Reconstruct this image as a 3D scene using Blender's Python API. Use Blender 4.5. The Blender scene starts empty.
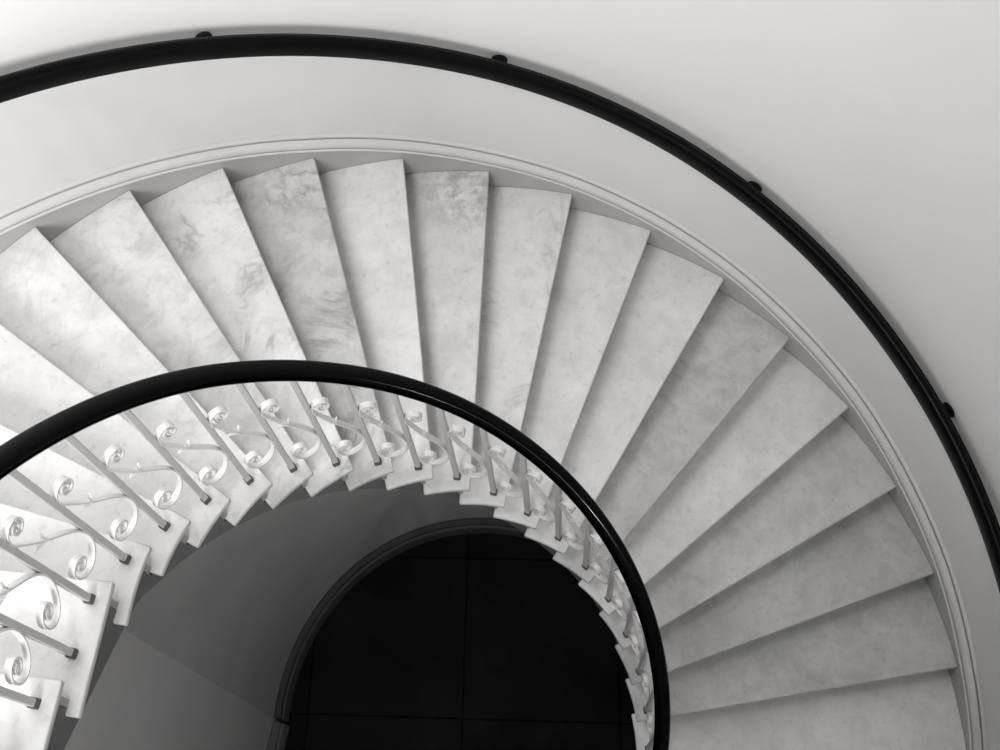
import bpy, bmesh, math, random
from mathutils import Vector
random.seed(7)
C = bpy.context.scene
COL = C.collection
H = 0.17                 # riser height
DTH = 0.16894            # angle of one step
FLOOR_Z = -1.02
N0, N1 = -5, 20          # first and last step

# ------------------------------------------------------------------ helpers
def link(name, bm, mat, parent=None, smooth=True, angle=35):
    bmesh.ops.remove_doubles(bm, verts=bm.verts, dist=1e-5)
    bmesh.ops.recalc_face_normals(bm, faces=bm.faces)
    me = bpy.data.meshes.new(name); bm.to_mesh(me); bm.free()
    me.materials.append(mat)
    o = bpy.data.objects.new(name, me); COL.objects.link(o)
    if smooth:
        for p in me.polygons: p.use_smooth = True
        me.set_sharp_from_angle(angle=math.radians(angle))
    if parent is not None:
        o.parent = parent
        o.matrix_parent_inverse.identity()
        o.location = -parent.location
    return o
def empty(name, loc, label, cat, group=None):
    o = bpy.data.objects.new(name, None); COL.objects.link(o); o.location = loc
    o.empty_display_size = .1
    o['label'] = label; o['category'] = cat
    if group: o['group'] = group
    return o
def lerp(a, b, t): return a + (b - a) * t
def table(tab, x):
    if x <= tab[0][0]: return tab[0][1]
    for (x0, y0), (x1, y1) in zip(tab, tab[1:]):
        if x <= x1:
            k = (x - x0) / (x1 - x0); return lerp(y0, y1, k)
    return tab[-1][1]
def sweep(bm, rings, closed_ring=True, caps=True):
    vs = [[bm.verts.new(p) for p in r] for r in rings]
    n = len(vs[0])
    for a, b in zip(vs, vs[1:]):
        for i in range(n if closed_ring else n - 1):
            j = (i + 1) % n
            bm.faces.new((a[i], a[j], b[j], b[i]))
    if caps and closed_ring:
        bm.faces.new(list(reversed(vs[0]))); bm.faces.new(vs[-1])
    return vs
def bevel_sharp(bm, w, seg=2, ang=30):
    es = [e for e in bm.edges if len(e.link_faces) == 2 and e.calc_face_angle(0) > math.radians(ang)]
    bmesh.ops.bevel(bm, geom=es, offset=w, segments=seg, profile=.5, affect='EDGES', clamp_overlap=True)

# ------------------------------------------------------------------ plan of the stair
IN_A = {0:-.30,1:.69,2:1.64,3:2.61,4:3.59,5:4.58,6:5.58,7:6.59,8:7.59,9:8.59,10:9.60,11:10.61,12:11.61,13:12.61,14:13.63,15:14.61,16:15.58,17:16.59}
IN_R = [(-6,.974),(0,.974),(3,.981),(6,.967),(9,.961),(11,.963),(13,.967),(14,.974),(15,.983),(16,.996),(17,1.006)]
OUT_R = [(-6,2.70),(0,2.730),(1,2.745),(2,2.748),(3,2.760),(4,2.757),(5,2.763),(6,2.763),(7,2.758),(8,2.742),(9,2.734),(10,2.724),(13,2.728),(17,2.737)]
STRAIGHT = Vector((-.101, -.330))
def inner(t):
    if t > 17:
        return inner(17) + STRAIGHT * (t - 17)
    n0 = math.floor(t); f = t - n0
    a = lambda n: IN_A[n] if n in IN_A else n - .38 if n < 0 else IN_A[17]
    ang = lerp(a(n0), a(min(n0 + 1, 17)), f) * DTH
    r = table(IN_R, t)
    return Vector((r * math.cos(ang), r * math.sin(ang)))
def outer(t, d=0.0):
    if t > 17:
        tn = STRAIGHT.normalized(); nrm = Vector((tn.y, -tn.x))
        return outer(17, d) + STRAIGHT * (t - 17)
    r = table(OUT_R, t) + d; ang = t * DTH
    return Vector((r * math.cos(ang), r * math.sin(ang)))
def v3(p, z): return Vector((p.x, p.y, z))

BR = [(-6,1.034),(0,1.034),(3,1.030),(6,1.020),(9,1.016),(11,1.020),(13,1.040),(16,1.058),(17,1.065)]
BAL_STEP = Vector((-.0525, -.1705))
def bal(s, d=0.0):
    if s > 17:
        return bal(17, d) + BAL_STEP * (s - 17)
    r = table(BR, s) + d; a = s * DTH
    return Vector((r * math.cos(a), r * math.sin(a)))
def bal_z(s): return H * s if s <= 17 else 17 * H + (s - 17) * H * .516
def lift(s): return table([(-6,1.15),(0,1.15),(5,1.13),(9,1.13),(11,1.135),(16,1.175),(17,1.18),(23,1.18)], s)

# ------------------------------------------------------------------ materials
def new_mat(name):
    m = bpy.data.materials.new(name); m.use_nodes = True
    nt = m.node_tree; b = nt.nodes['Principled BSDF']
    return m, nt, b
def N(nt, t, **kw):
    n = nt.nodes.new(t)
    for k, v in kw.items():
        if k in n.inputs: n.inputs[k].default_value = v
        else: setattr(n, k, v)
    return n
def mix_rgb(nt, fac, a, b, blend='MIX'):
    n = nt.nodes.new('ShaderNodeMix'); n.data_type = 'RGBA'; n.blend_type = blend
    for sock, val in ((n.inputs[0], fac), (n.inputs[6], a), (n.inputs[7], b)):
        if isinstance(val, (int, float)): sock.default_value = val
        elif isinstance(val, tuple): sock.default_value = val
        else: nt.links.new(val, sock)
    return n.outputs[2]
def ramp(nt, src, stops):
    r = nt.nodes.new('ShaderNodeValToRGB')
    while len(r.color_ramp.elements) < len(stops): r.color_ramp.elements.new(.5)
    for e, (p, v) in zip(r.color_ramp.elements, stops):
        e.position = p; e.color = (v, v, v, 1)
    nt.links.new(src, r.inputs[0]); return r.outputs[0]
def grey(v, w=.0): return (v * (1 + w), v, v * (1 - w), 1)

def marble(name, base, cloud, vein, offset, stain=None):
    m, nt, b = new_mat(name)
    tc = N(nt, 'ShaderNodeTexCoord'); mp = N(nt, 'ShaderNodeMapping')
    mp.inputs['Location'].default_value = (offset * 3.1, offset * 1.7, offset)
    mp.inputs['Rotation'].default_value = (0, 0, offset * 1.3)
    nt.links.new(tc.outputs['Object'], mp.inputs[0])
    n1 = N(nt, 'ShaderNodeTexNoise', Scale=2.6, Detail=8.0, Roughness=.62, Distortion=.35)
    n2 = N(nt, 'ShaderNodeTexNoise', Scale=1.5, Detail=7.0, Roughness=.6, Distortion=1.6)
    n3 = N(nt, 'ShaderNodeTexNoise', Scale=28.0, Detail=4.0, Roughness=.6)
    for n in (n1, n2, n3): nt.links.new(mp.outputs[0], n.inputs['Vector'])
    c = ramp(nt, n1.outputs[0], [(.34, 1.0 - cloud), (.62, 1.0)])
    col = mix_rgb(nt, 1.0, grey(base, .008), c, 'MULTIPLY')
    ab = N(nt, 'ShaderNodeMath', operation='SUBTRACT'); ab.inputs[1].default_value = .5
    nt.links.new(n2.outputs[0], ab.inputs[0])
    ab2 = N(nt, 'ShaderNodeMath', operation='ABSOLUTE'); nt.links.new(ab.outputs[0], ab2.inputs[0])
    n5 = N(nt, 'ShaderNodeTexNoise', Scale=3.2, Detail=3.0, Roughness=.5)
    mp5 = N(nt, 'ShaderNodeMapping'); mp5.inputs['Location'].default_value = (7.7, 3.3, 1.1)
    nt.links.new(mp.outputs[0], mp5.inputs[0]); nt.links.new(mp5.outputs[0], n5.inputs['Vector'])
    line = ramp(nt, ab2.outputs[0], [(0.0, 1.0), (.012, .55), (.05, 0.0)])
    msk = ramp(nt, n5.outputs[0], [(.46, 0.0), (.62, 1.0)])
    pr = N(nt, 'ShaderNodeMath', operation='MULTIPLY'); nt.links.new(line, pr.inputs[0]); nt.links.new(msk, pr.inputs[1])
    pr2 = N(nt, 'ShaderNodeMath', operation='MULTIPLY'); nt.links.new(pr.outputs[0], pr2.inputs[0]); pr2.inputs[1].default_value = min(1.0, vein * 1.6)
    v = mix_rgb(nt, pr2.outputs[0], (1, 1, 1, 1), (.3, .3, .3, 1))
    col = mix_rgb(nt, 1.0, col, v, 'MULTIPLY')
    n6 = N(nt, 'ShaderNodeTexNoise', Scale=8.5, Detail=6.0, Roughness=.68, Distortion=.6)
    nt.links.new(mp.outputs[0], n6.inputs['Vector'])
    col = mix_rgb(nt, 1.0, col, ramp(nt, n6.outputs[0], [(.36, 1.0 - cloud * .8), (.56, 1.0)]), 'MULTIPLY')
    s = ramp(nt, n3.outputs[0], [(.28, .84), (.42, 1.0)])
    col = mix_rgb(nt, 1.0, col, s, 'MULTIPLY')
    if stain:
        g = N(nt, 'ShaderNodeTexGradient', gradient_type='SPHERICAL')
        m2 = N(nt, 'ShaderNodeMapping'); k = 1 / stain[2]
        m2.inputs['Scale'].default_value = (k, k, k)
        m2.inputs['Location'].default_value = (-stain[0] * k, -stain[1] * k, -stain[3] * k)
        nt.links.new(tc.outputs['Object'], m2.inputs[0]); nt.links.new(m2.outputs[0], g.inputs[0])
        n4 = N(nt, 'ShaderNodeTexNoise', Scale=14.0, Detail=6.0, Roughness=.7)
        nt.links.new(tc.outputs['Object'], n4.inputs['Vector'])
        mm = N(nt, 'ShaderNodeMath', operation='MULTIPLY')
        nt.links.new(ramp(nt, g.outputs[0], [(0, 0), (.6, 1)]), mm.inputs[0])
        nt.links.new(ramp(nt, n4.outputs[0], [(.42, 0), (.6, .75)]), mm.inputs[1])
        col = mix_rgb(nt, mm.outputs[0], col, grey(base * .45, .02))
    nt.links.new(col, b.inputs['Base Color'])
    b.inputs['Roughness'].default_value = .48
    b.inputs['Specular IOR Level'].default_value = .3
    bp = N(nt, 'ShaderNodeBump', Strength=.08, Distance=.004)
    nt.links.new(n3.outputs[0], bp.inputs['Height']); nt.links.new(bp.outputs[0], b.inputs['Normal'])
    return m

def plaster(name, v, blotch=.06, rough=.7, scale=1.1):
    m, nt, b = new_mat(name)
    tc = N(nt, 'ShaderNodeTexCoord')
    n1 = N(nt, 'ShaderNodeTexNoise', Scale=scale, Detail=6.0, Roughness=.6)
    n2 = N(nt, 'ShaderNodeTexNoise', Scale=60.0, Detail=3.0)
    for n in (n1, n2): nt.links.new(tc.outputs['Object'], n.inputs['Vector'])
    c = ramp(nt, n1.outputs[0], [(.3, 1 - blotch), (.7, 1.0)])
    nt.links.new(mix_rgb(nt, 1.0, grey(v, .008), c, 'MULTIPLY'), b.inputs['Base Color'])
    b.inputs['Roughness'].default_value = rough
    b.inputs['Specular IOR Level'].default_value = .25
    bp = N(nt, 'ShaderNodeBump', Strength=.05, Distance=.003)
    nt.links.new(n2.outputs[0], bp.inputs['Height']); nt.links.new(bp.outputs[0], b.inputs['Normal'])
    return m
def paint(name, v, rough=.4, spec=.4, coat=0, var=.04, warm=.01):
    m, nt, b = new_mat(name)
    tc = N(nt, 'ShaderNodeTexCoord'); n1 = N(nt, 'ShaderNodeTexNoise', Scale=9.0, Detail=4.0)
    nt.links.new(tc.outputs['Object'], n1.inputs['Vector'])
    c = ramp(nt, n1.outputs[0], [(.3, 1 - var), (.7, 1.0)])
    nt.links.new(mix_rgb(nt, 1.0, grey(v, warm), c, 'MULTIPLY'), b.inputs['Base Color'])
    b.inputs['Roughness'].default_value = rough
    b.inputs['Specular IOR Level'].default_value = spec
    b.inputs['Coat Weight'].default_value = coat
    b.inputs['Coat Roughness'].default_value = .08
    return m

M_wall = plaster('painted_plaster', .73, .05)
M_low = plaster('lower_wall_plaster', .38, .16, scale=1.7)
M_trim = paint('trim_paint', .62, .45, .35)
M_skirt = paint('skirt_paint', .44, .55, .3, var=.06)
M_lowtrim = paint('lower_baseboard_paint', .065, .5, .3)
M_plinth = paint('plinth_paint', .13, .5, .3)
M_rail = paint('black_lacquered_wood', .0010, .15, .05, coat=.09, var=.3)
M_wrail = paint('dark_varnished_wood', .002, .35, .1, coat=.02, var=.5)
M_iron = paint('grey_painted_iron', .55, .5, .3)
M_shoe = paint('dark_collar_iron', .085, .5, .3)
M_scroll = paint('white_painted_iron', .74, .42, .4)
M_bracket = paint('blackened_bracket', .006, .5, .15)
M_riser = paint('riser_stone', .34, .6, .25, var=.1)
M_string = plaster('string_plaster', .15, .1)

def floor_mat():
    m, nt, b = new_mat('dark_stone_tiles')
    tc = N(nt, 'ShaderNodeTexCoord'); mp = N(nt, 'ShaderNodeMapping')
    mp.inputs['Location'].default_value = (.046, -.20, 0)
    mp.inputs['Rotation'].default_value = (0, 0, .155)
    nt.links.new(tc.outputs['Object'], mp.inputs[0])
    br = N(nt, 'ShaderNodeTexBrick')
    br.offset = 0.0; br.squash = 1.0
    br.inputs['Scale'].default_value = 1.0
    br.inputs['Brick Width'].default_value = .97; br.inputs['Row Height'].default_value = .97
    br.inputs['Mortar Size'].default_value = .006; br.inputs['Mortar Smooth'].default_value = .3
    br.inputs['Color1'].default_value = grey(.016); br.inputs['Color2'].default_value = grey(.020)
    br.inputs['Mortar'].default_value = grey(.005)
    nt.links.new(mp.outputs[0], br.inputs[0])
    n1 = N(nt, 'ShaderNodeTexNoise', Scale=2.0, Detail=6.0)
    nt.links.new(tc.outputs['Object'], n1.inputs['Vector'])
    c = ramp(nt, n1.outputs[0], [(.35, .55), (.65, 1.0)])
    nt.links.new(mix_rgb(nt, 1.0, br.outputs[0], c, 'MULTIPLY'), b.inputs['Base Color'])
    b.inputs['Roughness'].default_value = .55
    b.inputs['Specular IOR Level'].default_value = .0
    return m
M_floor = floor_mat()

# ------------------------------------------------------------------ the setting
def struct(name, bm, mat, smooth=True):
    o = link(name, bm, mat, None, smooth); o['kind'] = 'structure'; return o

bm = bmesh.new()
bmesh.ops.create_cube(bm, size=1)
for v in bm.verts:
    v.co = Vector((v.co.x * 9, v.co.y * 9, FLOOR_Z - .06 + v.co.z * .12))
struct('floor', bm, M_floor, False)

# outer wall: one tall curved plaster shell, straight beside the upper flight
WALL_D = .062
ts = [-6 + i * .125 for i in range(int(26 / .125) + 1)]
bm = bmesh.new()
rings = []
for t in [-9 + i * .2 for i in range(int(29.6 / .2) + 1)]:
    p, q = outer(t, WALL_D), outer(t, WALL_D + .22)
    zs = [FLOOR_Z, 7.4]
    rings.append([v3(p, zs[0]), v3(p, 1.), v3(p, 3.), v3(p, 5.), v3(p, zs[1]), v3(q, zs[1]), v3(q, zs[0])])
sweep(bm, rings)
struct('wall_outer', bm, M_wall)

# skirt board following the steps, with its moulded cap
def swept_profile(prof, t0, t1, dt, base=lambda t: H * t):
    rings = []
    n = int(round((t1 - t0) / dt))
    for i in range(n + 1):
        t = t0 + (t1 - t0) * i / n
        rings.append([v3(outer(t, d), base(t) + z) for d, z in prof])
    return rings
zb = lambda t: max(H * t, FLOOR_Z + .22)
def cap_base(t): return H * t
bm = bmesh.new()
sweep(bm, swept_profile([(.061, -.17), (.0, -.17), (.0, .062), (.061, .062)], -4.9, 20, .125))
struct('trim_1', bm, M_skirt)
CAP = [(.061, .060), (.0, .060), (-.008, .064), (-.012, .070), (-.010, .077), (-.004, .080), (-.001, .064), (.003, .064),
       (.006, .098), (.014, .110), (.026, .117), (.036, .118), (.038, .100), (.043, .100), (.044, .126), (.052, .132), (.057, .134), (.061, .140)]
bm = bmesh.new()
sweep(bm, swept_profile(CAP, -4.9, 20, .125))
struct('trim_2', bm, M_trim)

# lower curved wall below the stair
CC = Vector((.09, .12)); CR = 1.255
def low(phi, d=0.0): return Vector((CC.x + (CR + d) * math.cos(phi), CC.y + (CR + d) * math.sin(phi)))
def t_of(p):
    return math.atan2(p.y, p.x) / DTH
PHI0, PHI1 = -.45, 2.973
bm = bmesh.new(); rings = []
n = 90
for i in range(n + 1):
    ph = lerp(PHI0, PHI1, i / n); p, q = low(ph), low(ph, .12)
    z = max(FLOOR_Z + .05, H * t_of(p) - .29)
    rings.append([v3(p, FLOOR_Z), v3(p, z), v3(q, z), v3(q, FLOOR_Z)])
sweep(bm, rings)
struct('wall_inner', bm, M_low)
# straight wall continuing from the corner
K = low(PHI1); T = Vector((-.268, -.963)); NN = Vector((.963, -.268))
T2 = (STRAIGHT).normalized()
bm = bmesh.new(); rings = []
for i in range(9):
    s = i / 8 * 2.2
    p = K + T2 * s; q = p - NN * .12
    z = 17 * H + s / STRAIGHT.length * H - .29
    rings.append([v3(p, FLOOR_Z), v3(p, z), v3(q, z), v3(q, FLOOR_Z)])
sweep(bm, rings)
M_low2 = plaster('lower_wall_plaster_lit', .42, .14, scale=1.7)  # paler copy of the curved wall's plaster, its stronger light put into the colour
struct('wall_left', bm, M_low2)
# its baseboards
BB = [(.005, 0), (-.052, 0), (-.052, .10), (-.044, .118), (-.030, .122), (-.026, .135), (-.034, .150), (-.034, .172), (-.020, .188), (-.008, .190), (-.004, .205), (.005, .208)]
bm = bmesh.new(); rings = []
for i in range(91):
    ph = lerp(PHI0, PHI1, i / 90)
    rings.append([v3(low(ph, d), FLOOR_Z + z) for d, z in BB])
sweep(bm, rings)
struct('baseboard_curved', bm, M_lowtrim)
bm = bmesh.new(); rings = []
for i in range(3):
    s = .015 + i
    p = K + T2 * s
    rings.append([v3(p - NN * (d * 1.25), FLOOR_Z + z * 1.04) for d, z in BB])
sweep(bm, rings)
struct('baseboard_left', bm, M_plinth)

# ------------------------------------------------------------------ the staircase
stair = empty('staircase', (0, 0, FLOOR_Z), 'curved staircase of worn white marble steps winding up along the round wall', 'staircase')
clean = [marble('white_marble_a', .80, .13, .05, 1.0), marble('white_marble_b', .76, .17, .10, 2.3), marble('white_marble_c', .82, .12, .05, 4.1)]
dim = [marble('white_marble_dimmed_a', .68, .12, .05, 14.0), marble('white_marble_dimmed_b', .70, .13, .08, 15.5)]  # upper treads: base colour lowered to counter the strong light there
special = {
    1: marble('grey_marble_shaded', .60, .18, .08, 16.5), 0: marble('white_marble_shaded_a', .64, .18, .08, 17.9), 2: marble('white_marble_shaded_b', .68, .16, .08, 18.7),  # lower treads: weaker light put into the base colour; first is also greyer stone
    10: marble('white_marble_grey_veined', .66, .22, .42, 5.3),
    11: marble('white_marble_lightly_veined', .80, .14, .34, 6.9),
    12: marble('white_marble_clouded', .72, .22, .20, 8.2),
    8: marble('white_marble_stained', .74, .15, .08, 9.4, stain=(.50, 2.60, .36, 8 * H)),
    7: marble('white_marble_one_streak', .77, .12, .22, 11.0),
    4: marble('white_marble_grey_speckled', .64, .2, .12, 12.2),
}
def tread_outline(n, seg=8):
    over = 1.0
    back_in = n + 1.37 if n < 17 else n + 1.27
    if n == 16: back_in = n + 1.32
    back_out = n + 1.07
    P = []
    ax = (outer(n + .5) - inner(n + .5)).normalized()
    for i in range(seg + 1): P.append(inner(lerp(n, back_in, i / seg)) - ax * ((.013 if n < 4 else .020 if n < 7 else .026) * i / seg))
    for i in range(seg + 1): P.append(outer(lerp(back_out, n, i / seg), .0))
    return P
def seg_quad(n, m_in, ti0, ti1, to0, to1, d_in, seg=5):
    A = []
    for i in range(seg + 1):
        t = lerp(ti0, ti1, i / seg); p = inner(t); q = outer(t)
        A.append(p + (q - p).normalized() * d_in)
    return A
for n in range(N0, N1 + 1):
    P = tread_outline(n)
    bm = bmesh.new()
    z1 = H * n; z0 = z1 - .036
    top = [bm.verts.new(v3(p, z1)) for p in P]; bot = [bm.verts.new(v3(p, z0)) for p in P]
    bm.faces.new(top); bm.faces.new(list(reversed(bot)))
    k = len(P)
    for i in range(k): bm.faces.new((bot[i], bot[(i + 1) % k], top[(i + 1) % k], top[i]))
    bmesh.ops.recalc_face_normals(bm, faces=bm.faces)
    bevel_sharp(bm, .0075, 3, 40)
    m = special.get(n, dim[n % 2] if n >= 14 else clean[n % 3])
    o = link('tread', bm, m, stair, True, 50)
    if n == 8: o['label'] = 'marble tread with a brownish stain at its wall corner'
    if n == 10: o['label'] = 'grey-veined marble tread'
    # riser board below the nosing
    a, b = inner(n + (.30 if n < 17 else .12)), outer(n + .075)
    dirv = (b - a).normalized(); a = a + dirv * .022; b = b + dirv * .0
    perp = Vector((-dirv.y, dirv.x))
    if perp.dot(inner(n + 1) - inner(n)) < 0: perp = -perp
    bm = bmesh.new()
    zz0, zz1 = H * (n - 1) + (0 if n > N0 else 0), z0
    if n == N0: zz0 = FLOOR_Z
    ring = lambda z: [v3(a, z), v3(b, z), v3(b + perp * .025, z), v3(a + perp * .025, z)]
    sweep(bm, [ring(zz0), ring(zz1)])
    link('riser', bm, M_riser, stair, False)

# solid string and soffit below the treads
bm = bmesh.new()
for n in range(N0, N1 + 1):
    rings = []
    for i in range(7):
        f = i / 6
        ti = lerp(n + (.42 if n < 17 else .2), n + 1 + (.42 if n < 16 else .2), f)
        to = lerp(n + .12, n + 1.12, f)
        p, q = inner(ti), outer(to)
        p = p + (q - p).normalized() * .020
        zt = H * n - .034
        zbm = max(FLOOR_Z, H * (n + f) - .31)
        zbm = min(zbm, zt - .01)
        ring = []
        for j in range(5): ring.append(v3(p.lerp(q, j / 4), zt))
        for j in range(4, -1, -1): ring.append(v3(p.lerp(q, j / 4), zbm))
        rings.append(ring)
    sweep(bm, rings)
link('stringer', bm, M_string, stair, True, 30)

# ------------------------------------------------------------------ the iron balustrade with its black handrail
balus = empty('stair_balustrade', v3(bal(9), H * 9), 'black handrail on grey iron balusters with white scrolls along the inner stair edge', 'railing')
def rail_sweep(path, prof, name, mat, parent):
    """path: list of (point3, outward2, tangent3)"""
    bm = bmesh.new(); rings = []
    for p, out, tan in path:
        tan = tan.normalized(); o3 = Vector((out.x, out.y, 0)); o3 = (o3 - tan * o3.dot(tan)).normalized()
        up = o3.cross(tan)
        if up.z < 0: up = -up
        rings.append([p + o3 * a + up * b for a, b in prof])
    sweep(bm, rings)
    return link(name, bm, mat, parent, True, 40)
def make_path(f, t0, t1, dt):
    out = []; n = int(round((t1 - t0) / dt))
    for i in range(n + 1):
        t = lerp(t0, t1, i / n); p = f(t); tan = f(t + .05) - f(t - .05)
        side = Vector((tan.y, -tan.x))
        out.append((p, side.normalized(), tan))
    return out
# moulded oval profile
hr = []
for i in range(28):
    a = i / 28 * 2 * math.pi
    x = .0365 * math.copysign(abs(math.cos(a)) ** .8, math.cos(a)); z = .039 * math.copysign(abs(math.sin(a)) ** .8, math.sin(a))
    hr.append((x, z))
def smooth_bal(s):
    # mean over a short window so the rail runs smoothly
    acc = Vector((0, 0, 0)); K_ = 9
    for k in range(K_):
        q = s + (k - K_ // 2) * .25
        acc += v3(bal(q), bal_z(q) + lift(q))
    return acc / K_
rail_sweep(make_path(smooth_bal, -5.3, 21.5, .2), hr, 'handrail', M_rail, balus)
# flat iron bar below the rail
def under(s): return smooth_bal(s) - Vector((0, 0, .042))
rail_sweep(make_path(under, -5.2, 21.4, .2), [(-.014, -.005), (.014, -.005), (.014, .005), (-.014, .005)], 'rail_core', M_iron, balus)

def bal_tread(s): return s if s <= 17 else 17 + (s - 17) // 2
BARS = list(range(-5, 22))
for s in BARS:
    c = bal(s); zf = H * bal_tread(s); top = smooth_bal(s).z - .042
    tan = (bal(s + .1) - bal(s - .1)).normalized(); side = Vector((tan.y, -tan.x))
    def ring(w, z, c=c, tan=tan, side=side):
        b = w * .22
        pts = [(w, w - b), (w - b, w), (-w + b, w), (-w, w - b), (-w, -w + b), (-w + b, -w), (w - b, -w), (w, -w + b)]
        return [v3(c + tan * x + side * y, z) for x, y in pts]
    bm = bmesh.new()
    sweep(bm, [ring(.0125, zf + .012), ring(.0125, top)])
    b_ = link('baluster', bm, M_iron, balus, True, 30)
    bm = bmesh.new()
    sweep(bm, [ring(.0165, zf), ring(.0165, zf + .024), ring(.0135, zf + .034)])
    sh = link('collar', bm, M_shoe, None, True, 30); sh.parent = b_

# S scrolls between the balusters
SC = [(.124,.868),(.115,.858),(.105,.866),(.106,.884),(.120,.892),(.134,.878),(.133,.850),(.113,.836),(.093,.850),(.089,.882),(.101,.906),(.126,.914),(.150,.900),(.162,.870),(.161,.832),(.148,.790),(.127,.724),(.103,.660),
      (.076,.598),(.048,.536),(.025,.474),(.012,.410),(.013,.348),(.030,.290),(.060,.248),(.094,.236),(.124,.254),(.141,.296),(.140,.340),(.122,.368),(.098,.370),(.080,.350),(.076,.320),(.090,.298),(.110,.300),(.118,.322),(.108,.340),(.095,.334)]
def catmull(P, sub=4):
    out = []
    for i in range(len(P) - 1):
        p0, p1, p2, p3 = (Vector(P[max(i - 1, 0)]), Vector(P[i]), Vector(P[i + 1]), Vector(P[min(i + 2, len(P) - 1)]))
        for k in range(sub):
            t = k / sub
            out.append(.5 * ((2 * p1) + (-p0 + p2) * t + (2 * p0 - 5 * p1 + 4 * p2 - p3) * t * t + (-p0 + 3 * p1 - 3 * p2 + p3) * t ** 3))
    out.append(Vector(P[-1])); return out
SCP = catmull(SC, 3)
def scroll_point(sb, u, v, d):
    f = u / .174; s = sb + f
    p = bal(s, d) if s <= 17 else bal(s) + Vector((.963, -.268)) * (-d)
    z = bal_z(s) - f * H + v + (lift(s) - 1.135)
    return v3(p, z)
for sb in range(-5, 21):
    bm = bmesh.new(); rings = []
    w, th = .0125, .0032
    for i, q in enumerate(SCP):
        a = SCP[max(i - 1, 0)]; b = SCP[min(i + 1, len(SCP) - 1)]
        tg = (b - a).normalized(); nm = Vector((-tg.y, tg.x))
        taper = 1.0
        e1, e2 = q + nm * th, q - nm * th
        rings.append([scroll_point(sb, e1.x, e1.y, -w), scroll_point(sb, e1.x, e1.y, w), scroll_point(sb, e2.x, e2.y, w), scroll_point(sb, e2.x, e2.y, -w)])
    sweep(bm, rings)
    sc = link('scroll', bm, M_scroll, balus, True, 40)
    # bud and two leaflets on the stem
    bm = bmesh.new()
    c0 = Vector((.100, .652)); LS = .75; tg = Vector((.36, .93)); nm = Vector((-.93, .36))
    for sgn in (1, -1):
        rr = []
        for k, (al, ou, rad) in enumerate([(-.014, .0, .006), (.002, .010, .0075), (.016, .022, .006), (.026, .034, .0035), (.030, .042, .0008)]):
            cpt = c0 + tg * al + nm * (sgn * ou * LS)
            ring_ = []
            for j in range(8):
                a = j / 8 * 2 * math.pi
                off = nm * (math.cos(a) * rad * .6) + tg * (math.cos(a) * rad * .6)
                q = cpt + off
                ring_.append(scroll_point(sb, q.x, q.y, math.sin(a) * rad * 1.3))
            rr.append(ring_)
        sweep(bm, rr)
    rr = []
    for k, (al, rad) in enumerate([(-.02, .0055), (-.012, .0085), (0, .0095), (.012, .0085), (.02, .0055)]):
        cpt = c0 + tg * al; ring_ = []
        for j in range(10):
            a = j / 10 * 2 * math.pi
            q = cpt + nm * (math.cos(a) * rad * .8)
            ring_.append(scroll_point(sb, q.x, q.y, math.sin(a) * rad * 1.7))
        rr.append(ring_)
    sweep(bm, rr)
    lf = link('leaf_bud', bm, M_scroll, None, True, 50); lf.parent = sc

# ------------------------------------------------------------------ the dark handrail on the wall
WR_D, WR_H = -.014, 1.055
wrail = empty('wall_handrail', v3(outer(8, WR_D), 8 * H + WR_H), 'dark wooden handrail carried on small brackets along the curved white wall', 'handrail')
def wpath(t): return v3(outer(t, WR_D), H * t + table([(-6, 1.22), (-1, 1.15), (.5, 1.115), (2.5, 1.055), (20, 1.055)], t))
def wpath_s(t):
    acc = Vector((0, 0, 0))
    for k in range(9): acc += wpath(t + (k - 4) * .3)
    return acc / 9
wp = [(-.044, -.022), (-.040, -.030), (.030, -.030), (.038, -.024), (.040, -.012), (.040, .012), (.036, .021), (.028, .024), (.022, .022), (.019, .026),
      (.010, .033), (-.006, .036), (-.022, .034), (-.036, .026), (-.043, .014), (-.046, -.004)]
rail_sweep(make_path(wpath_s, -5, 19.5, .2), [(x, z) for x, z in [(x * .84, z * 1.68) for x, z in wp]], 'rail', M_wrail, wrail)
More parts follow.
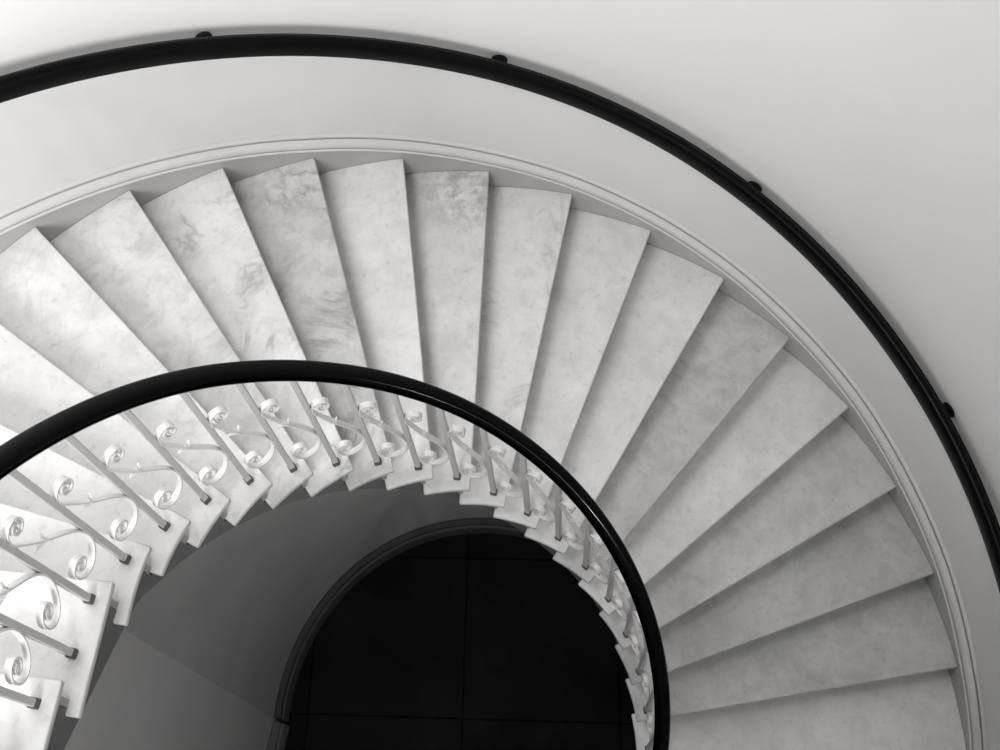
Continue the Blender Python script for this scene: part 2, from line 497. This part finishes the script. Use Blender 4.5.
for tb in [-.71, 2.134, 4.973, 7.801, 10.65, 13.49, 16.3]:
    p = wpath_s(tb); wallp = outer(tb, WALL_D)
    rad = Vector((math.cos(tb * DTH), math.sin(tb * DTH), 0)); tan = Vector((-rad.y, rad.x, 0)); up = Vector((0, 0, 1))
    z = p.z - (.05 if tb > 6 else .085); base = v3(wallp, z)
    bm = bmesh.new(); rings = []
    for d, r in [(.004, .040), (-.010, .040), (-.016, .036), (-.022, .026), (-.030, .014), (-.060, .011)]:
        rings.append([base + rad * d + tan * (math.cos(a) * r) + up * (math.sin(a) * r) for a in [j / 20 * 2 * math.pi for j in range(20)]])
    sweep(bm, rings)
    link('bracket', bm, M_bracket, wrail, True, 40)

# ------------------------------------------------------------------ light
def area(name, loc, target, power, sx, sy, spread=180):
    l = bpy.data.lights.new(name, 'AREA'); l.shape = 'RECTANGLE'; l.size = sx; l.size_y = sy; l.energy = power; l.spread = math.radians(spread)
    o = bpy.data.objects.new(name, l); COL.objects.link(o); o.location = loc
    o.rotation_euler = (Vector(target) - Vector(loc)).to_track_quat('-Z', 'Y').to_euler()
    return o
area('window_light', (-1.7, -2.9, 6.0), (-2.0, 2.6, 5.3), 232, 2.2, 2.2, 130)
area('tread_fill', (-1.5, 1.2, 7.2), (-1.5, 1.6, 2), 62, 1.8, 1.8, 130)  # unseen fill added from above to brighten the left treads
area('rail_glint_light', (2.25, -1.45, 2.35), (.6, .4, 1.6), 8.0, .06, .06)  # unseen source added for the bright streaks on the inner handrail
w = bpy.data.worlds.new('World'); C.world = w; w.use_nodes = True
bg = w.node_tree.nodes['Background']; bg.inputs[0].default_value = (1, .995, .985, 1); bg.inputs[1].default_value = .05

# ------------------------------------------------------------------ camera
cd = bpy.data.cameras.new('camera'); cam = bpy.data.objects.new('camera', cd); COL.objects.link(cam)
cam.location = (.4446, -.75359, 7.14248); cam.rotation_mode = 'XYZ'
cam.rotation_euler = (.53456, .06717, -.11995)
cd.sensor_fit = 'HORIZONTAL'; cd.sensor_width = 36; cd.lens = 1210.84 * 36 / 1000
cd.shift_x = .03418; cd.shift_y = -.20482
cd.clip_start = .05
C.camera = cam
C.view_settings.view_transform = 'Standard'
C.view_settings.look = 'None'
C.view_settings.exposure = 0
